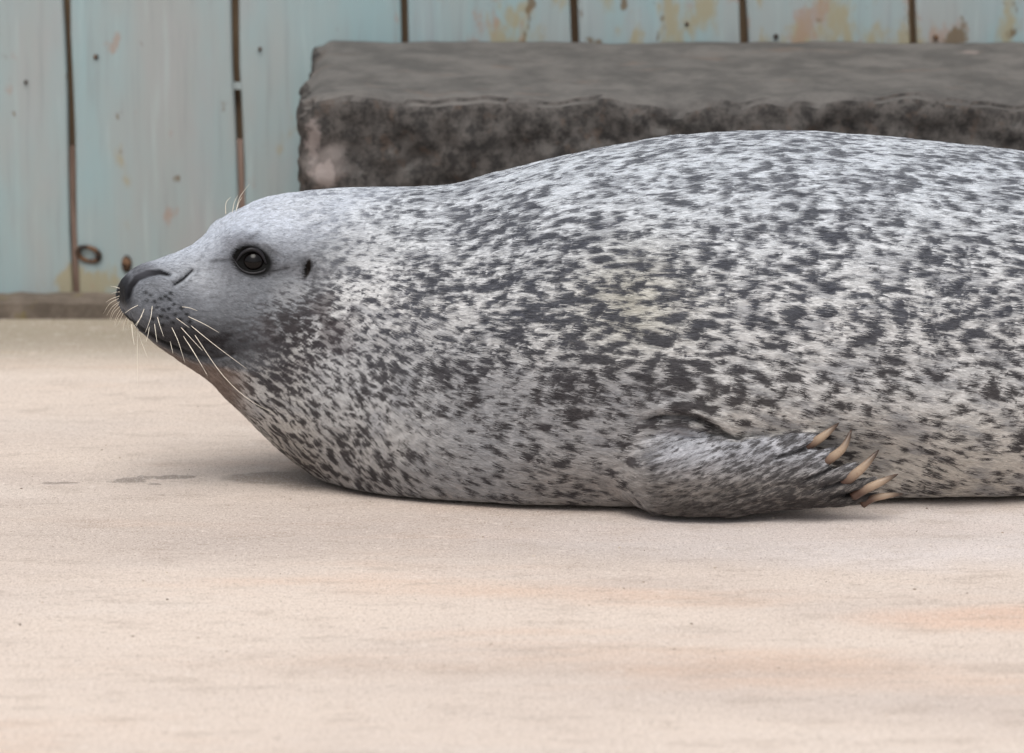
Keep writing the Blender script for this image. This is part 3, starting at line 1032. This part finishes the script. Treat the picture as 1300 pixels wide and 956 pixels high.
def build_seal():
    me = remeshed()
    me.name = 'seal'
    P = get_co(me)
    # relax the voxel steps
    ne = len(me.edges)
    E = np.empty(ne * 2, np.int32)
    me.edges.foreach_get('vertices', E)
    E = E.reshape(-1, 2)
    deg = np.bincount(E.ravel(), minlength=len(P)).astype(float)

    def relax(P, k, w_):
        for _ in range(k):
            S = np.zeros_like(P)
            for ax in range(3):
                S[:, ax] = np.bincount(E[:, 0], P[E[:, 1], ax], len(P)) + np.bincount(E[:, 1], P[E[:, 0], ax], len(P))
            P = mix(P, S / deg[:, None], w_)
        return P
    P = relax(P, 5, .6)
    # blend the shoulder of each fore flipper into the trunk
    s_, y_, qx_, qy_ = profile(P)
    mk = (ga(qx_, qy_, 800, 575, 42, 62) * sstep(P[:, 2], .012, .04) * .9)
    sel = mk > .03
    Es = E[sel[E[:, 0]] | sel[E[:, 1]]]
    for _ in range(140):
        S = np.zeros_like(P)
        for ax in range(3):
            S[:, ax] = np.bincount(Es[:, 0], P[Es[:, 1], ax], len(P)) + np.bincount(Es[:, 1], P[Es[:, 0], ax], len(P))
        P[sel] = mix(P[sel], S[sel] / deg[sel][:, None], mk[sel][:, None])
    me.vertices.foreach_set('co', P.astype(np.float32).ravel())
    me.update()
    P = sculpt(P, get_no(me))
    P[:, 2] = np.maximum(P[:, 2], .0008)
    me.vertices.foreach_set('co', P.astype(np.float32).ravel())
    me.update()
    C = coat(P)
    ca = me.attributes.new('coat', 'FLOAT_COLOR', 'POINT')
    ca.data.foreach_set('color', np.c_[C, np.ones(len(C))].astype(np.float32).ravel())
    M = skin_material('seal_skin', .6, .06)
    M.bump(M.noise(260, 3, .6, (.22, 1, 1)), .35, .002)
    for p in ():
        pass
    me.polygons.foreach_set('use_smooth', np.ones(len(me.polygons), bool))
    seal = link_mesh('seal', me, M.m)
    tag(seal, 'speckled grey harbour seal lying on its belly, head raised to the left', 'seal')

    # ---------------- fur
    N = get_no(me)
    npoly = len(me.polygons)
    lt = np.empty(npoly, np.int32)
    me.polygons.foreach_get('loop_total', lt)
    ls = np.empty(npoly, np.int32)
    me.polygons.foreach_get('loop_start', ls)
    lv = np.empty(len(me.loops), np.int32)
    me.loops.foreach_get('vertex_index', lv)
    quad = lt == 4
    qi = lv[ls[quad][:, None] + np.arange(4)[None]]
    ctr = P[qi].mean(1)
    nr = N[qi].mean(1)
    nr /= np.linalg.norm(nr, axis=1)[:, None] + 1e-9
    e1, e2 = P[qi[:, 1]] - P[qi[:, 0]], P[qi[:, 3]] - P[qi[:, 0]]
    area = np.linalg.norm(np.cross(e1, e2), axis=1)
    s, y, qx, qy = profile(ctr)
    view = np.array([0, -DIST, HCAM]) - ctr
    view /= np.linalg.norm(view, axis=1)[:, None]
    face = (nr * view).sum(1)
    wgt = area * np.where(face > -.25, 1.0, .25)
    wgt *= np.where(ctr[:, 0] > .85, .2, 1)
    wgt *= 1 + 1.3 * sstep(qx, 450, 350) + 1.0 * on_flipper(ctr, qx, qy, s, y)
    bare = (((((qx - 319.5) * .94 + (qy - 331) * .34) / 26) ** 2 + (((qy - 331) * .94 - (qx - 319.5) * .34) / 19) ** 2) < 1) | ((qx < 166) & (qy < 394) & (qy > 348)) | (seg_dist(qx, qy, NOSTRIL)[0] < 6) | (seg_dist(qx, qy, SLIT)[0] < 3)
    wgt[bare] = 0
    wgt[ctr[:, 2] < .003] = 0
    NH = FUR_N
    pick = RNG.choice(len(wgt), NH, p=wgt / wgt.sum())
    u, v = RNG.random(NH), RNG.random(NH)
    c4 = P[qi[pick]]
    n4 = N[qi[pick]]
    W = np.stack([(1 - u) * (1 - v), u * (1 - v), u * v, (1 - u) * v], 1)[..., None]
    root = (c4 * W).sum(1)
    nn = (n4 * W).sum(1)
    nn /= np.linalg.norm(nn, axis=1)[:, None]
    s, y, qx, qy = profile(root)
    fl = on_flipper(root, qx, qy, s, y)
    # lie of the fur
    ang = np.full(NH, 7.0) + 8 * sstep(qy, 350, 560) * sstep(qx, 800, 1000)
    ang = mix(ang, 22 + 18 * sstep(qy, 330, 460), sstep(qx, 640, 430) * sstep(qy, 280, 400))
    ang = mix(ang, 5, sstep(qx, 470, 400) * sstep(qy, 320, 270))
    ang = mix(ang, -24, fl)
    ang = mix(ang, -6, fl * sstep(qx, 850, 810))
    Qn = np.c_[s, y, root[:, 2]]
    ang = R(1) * (ang + 8 * noise(Qn, (.05, .03, .03), 51) + RNG.normal(0, 4.5, NH))
    tx, ty = np.interp(s, sx, stx), np.interp(s, sx, sty)
    D = np.stack([tx * np.cos(ang), ty * np.cos(ang), -np.sin(ang)], 1)
    D -= nn * (D * nn).sum(1)[:, None]
    D /= np.linalg.norm(D, axis=1)[:, None] + 1e-6
    ln = mix(.0100, .0042, sstep(qx, 580, 340))
    ln = mix(ln, .0075, fl) * RNG.uniform(.6, 1.25, NH)
    lift = RNG.uniform(.04, .17, NH) * mix(1, .8, sstep(qx, 480, 300))
    ts = np.array([0, .4, 1.0])
    K = np.empty((NH, 3, 3))
    side = np.cross(nn, D) * RNG.normal(0, .06, NH)[:, None]
    for k, t in enumerate(ts):
        K[:, k] = root + ln[:, None] * (D * t + nn * (lift * (t - .55 * t * t))[:, None] + side * t * t)
    K[:, 0] -= nn * .0004
    K[..., 2] = np.maximum(K[..., 2], .0006)
    hc = coat(root + D * RNG.normal(0, .0017, NH)[:, None] * mix(1, .35, sstep(qx, 600, 440))[:, None]) * (1 + RNG.normal(0, 1, NH) * mix(.14, .22, sstep(qx, 480, 380)))[:, None].clip(.5, 1.6)
    cv = bpy.data.hair_curves.new('fur')
    cv.add_curves([3] * NH)
    cv.position_data.foreach_set('vector', K.astype(np.float32).ravel())
    ra = cv.attributes.get('radius') or cv.attributes.new('radius', 'FLOAT', 'POINT')
    rad = np.array([.00026, .00024, .00006])[None] * mix(1, .75, sstep(qx, 480, 300))[:, None]
    ra.data.foreach_set('value', rad.astype(np.float32).ravel())
    ca = cv.attributes.new('coat', 'FLOAT_COLOR', 'CURVE')
    ca.data.foreach_set('color', np.c_[hc.clip(.004, .95), np.ones(NH)].astype(np.float32).ravel())
    cv.materials.append(skin_material('seal_fur', .5, .22).m)
    fo = bpy.data.objects.new('fur', cv)
    COL.objects.link(fo)
    fo.parent = seal
    fo['kind'] = 'stuff'

    # ---------------- small parts found on the skin
    vv = P
    F4 = qi[(ctr[:, 0] < .6) & (face > -.35)]
    bvh = BVHTree.FromPolygons([Vector(p) for p in P], F4.tolist())
    eye0 = Vector((0, -DIST, HCAM))

    def hit(px, py):
        d = (at(px, py, 0) - eye0).normalized()
        loc, nrm, _, _ = bvh.ray_cast(eye0, d)
        return loc, nrm

    def mirrored(pts):
        A_ = np.array([list(p) for p in pts])
        s_, y_ = unbend(A_)
        return [Vector(q) for q in bend(s_, -y_, A_[:, 2])]

    ME = Mat('eye_gloss', .03, .22)
    sepd = ME.n('ShaderNodeTexCoord').outputs['Generated']
    ME.base(rgb(9, 6, 6))
    ML = Mat('eyelid_skin', .35, .2)
    ML.base(ML.mix(ML.noise(300, 2), rgb(20, 19, 21), rgb(44, 43, 47)))
    MC = Mat('claw_horn', .42, .45)
    ax = MC.n('ShaderNodeAttribute')
    ax.attribute_name = 'along'
    cc = MC.mix(MC.ramp(ax.outputs['Fac'], .22, .55), rgb(84, 62, 52), rgb(158, 138, 118))
    cc = MC.mix(MC.ramp(ax.outputs['Fac'], .55, .92), cc, rgb(58, 45, 38))
    cc = MC.mix(MC.math('MULTIPLY', MC.ramp(MC.noise(300, 3, .6), .5, .7), .35), cc, rgb(120, 92, 76))
    MC.base(cc)
    MW = Mat('whisker_horn', .35, .5)
    MW.base(rgb(236, 228, 212))

    ec, en = hit(EYE[0] + .5, EYE[1] + .5)
    RAD = .0160
    for far in (False, True):
        c0 = ec - Vector(en) * (RAD - .0085)
        lids = []
        # upper fold, upper lid rim, lower lid, front corner
        for pts, rr, lift_ in (
                ([(300, 332), (307, 322), (316, 317), (325, 317.5), (332.5, 323.5), (338, 335)], [.0006, .0018, .0027, .0028, .0023, .0007], .0016),
                ([(297.5, 330.5), (303, 339), (311, 345), (322, 347), (333, 344.5), (337, 341)], [.0006, .0010, .0014, .0015, .0013, .0006], .0012)):
            pp = []
            for q in pts:
                h, nrm = hit(*q)
                toc = (Vector(h) - c0)
                # keep the lid on the eyeball or the skin, whichever is further out
                rd = (at(q[0], q[1], 0) - eye0).normalized()
                oc = eye0 - c0
                b_ = oc.dot(rd)
                disc = b_ * b_ - (oc.length_squared - (RAD + .0004) ** 2)
                p = Vector(h)
                if disc > 0:
                    tt = -b_ - math.sqrt(disc)
                    pe = eye0 + rd * tt
                    if (pe - eye0).length < (p - eye0).length:
                        p = pe
                pp.append(p - rd * lift_ * .3)
            lids.append((smooth_path(pp, 20), np.interp(np.linspace(0, 5, 20), range(6), rr)))
        cpos = c0
        if far:
            cpos = mirrored([c0])[0]
            lids = [(mirrored(p), r) for p, r in lids]
        bm = bmesh.new()
        bmesh.ops.create_uvsphere(bm, u_segments=32, v_segments=20, radius=RAD)
        bmesh.ops.translate(bm, verts=bm.verts, vec=cpos)
        eo = bm_obj('eye', bm, ME.m, seal, True)
        for p, r in lids:
            bm = bmesh.new()
            tube(bm, p, list(r), 10)
            bm_obj('eyelid', bm, ML.m, eo, True)

    def claw(pts3, r0, nm='claw'):
        bm = bmesh.new()
        path = smooth_path(pts3, 12)
        al = np.linspace(0, 1, 12)
        tube(bm, path, [r0 * (1 - .10 * t) * (1 - t ** 3.4) + .0005 for t in al], 12, [.8] * 12)
        me_ = bpy.data.meshes.new(nm)
        bmesh.ops.recalc_face_normals(bm, faces=bm.faces)
        bm.to_mesh(me_)
        bm.free()
        a_ = me_.attributes.new('along', 'FLOAT', 'POINT')
        a_.data.foreach_set('value', np.repeat(al, 12).astype(np.float32)[:len(me_.vertices)])
        for p in me_.polygons:
            p.use_smooth = True
        return link_mesh(nm, me_, MC.m, seal)

    for (b0, b1, b2, r), dy in zip(CLAWS, DIG_Y):
        y0 = dy[-1] - .004
        p3 = [at(b0[0] - 15, b0[1] + 9, y0 + .006), at(b0[0] - 1, b0[1] + 1, y0 - .0015), at(b1[0], b1[1], y0 - .005), at(b2[0], b2[1], y0 + .004)]
        for far in (False, True):
            claw(mirrored(p3) if far else p3, r * S_PX * 1.10)

    # ---------------- whiskers
    def whisk(pts, out, r=.00042):
        h, nrm = hit(*pts[0])
        if h is None:
            h = at(pts[0][0], pts[0][1], .03)
        y0 = h.y
        k = len(pts) - 1
        p3 = [Vector(h)] + [at(q[0], q[1], y0 + out * (j + 1) / k) for j, q in enumerate(pts[1:])]
        bm = bmesh.new()
        path = smooth_path(p3, 12)
        tube(bm, path, [r * (1 - .75 * (j / 11) ** 1.5) for j in range(12)], 5)
        bm_obj('whisker', bm, MW.m, seal, True)

    Z2 = lambda *p: [(125 + a / 5.3125, 310 + b / 5.3125) for a, b in p]
    Z1 = lambda *p: [(120 + a / 2.7306, 210 + b / 2.7306) for a, b in p]
    for p in (Z1((325, 524), (380, 550), (432, 580)), Z1((335, 556), (420, 625), (530, 707)), Z1((348, 588), (440, 722), (530, 808), (626, 862)),
              Z1((300, 562), (335, 600), (374, 642)), Z1((308, 592), (345, 650), (388, 722)), Z1((322, 612), (352, 660), (392, 730)),
              Z1((268, 562), (290, 610), (314, 686)), Z1((218, 526), (228, 560), (240, 594)), Z1((208, 550), (212, 580), (217, 614)),
              Z1((200, 488), (194, 530), (176, 580)), Z1((172, 498), (158, 530), (138, 556)), Z1((150, 485), (128, 496), (105, 512)),
              Z1((262, 610), (267, 630), (272, 652)), Z1((284, 530), (305, 545), (328, 562)), Z1((304, 490), (330, 494), (356, 504)),
              Z1((190, 560), (186, 585), (178, 612)), Z1((165, 520), (150, 545), (142, 562)), Z2((270, 570), (262, 700), (264, 955)), Z2((262, 560), (290, 660), (332, 765)), Z2((224, 540), (230, 610), (242, 680))):
        whisk(p, -.022)
    for p in (Z2((140, 350), (90, 368), (50, 392)), Z2((136, 366), (75, 402), (34, 468)), Z2((142, 388), (92, 425), (55, 482)), Z2((146, 418), (105, 460), (80, 518)),
              Z2((150, 438), (122, 485), (104, 548)), Z2((168, 462), (150, 500), (130, 548)), Z2((188, 498), (174, 535), (165, 585)), Z2((142, 298), (112, 288), (80, 282)),
              Z2((142, 322), (118, 324), (90, 332)), Z2((160, 450), (128, 500), (112, 545)), Z2((138, 400), (98, 445), (75, 510)), Z2((200, 505), (198, 540), (208, 575))):
        whisk(p, .03, .00036)
    for p in (Z1((455, 168), (456, 130), (472, 110)), Z1((478, 164), (484, 130), (497, 104)), Z1((490, 160), (504, 110), (536, 66)), Z1((492, 156), (500, 130), (512, 110))):
        whisk(p, .0, .0004)
    return seal


FUR_N = 380000
seal = build_seal()
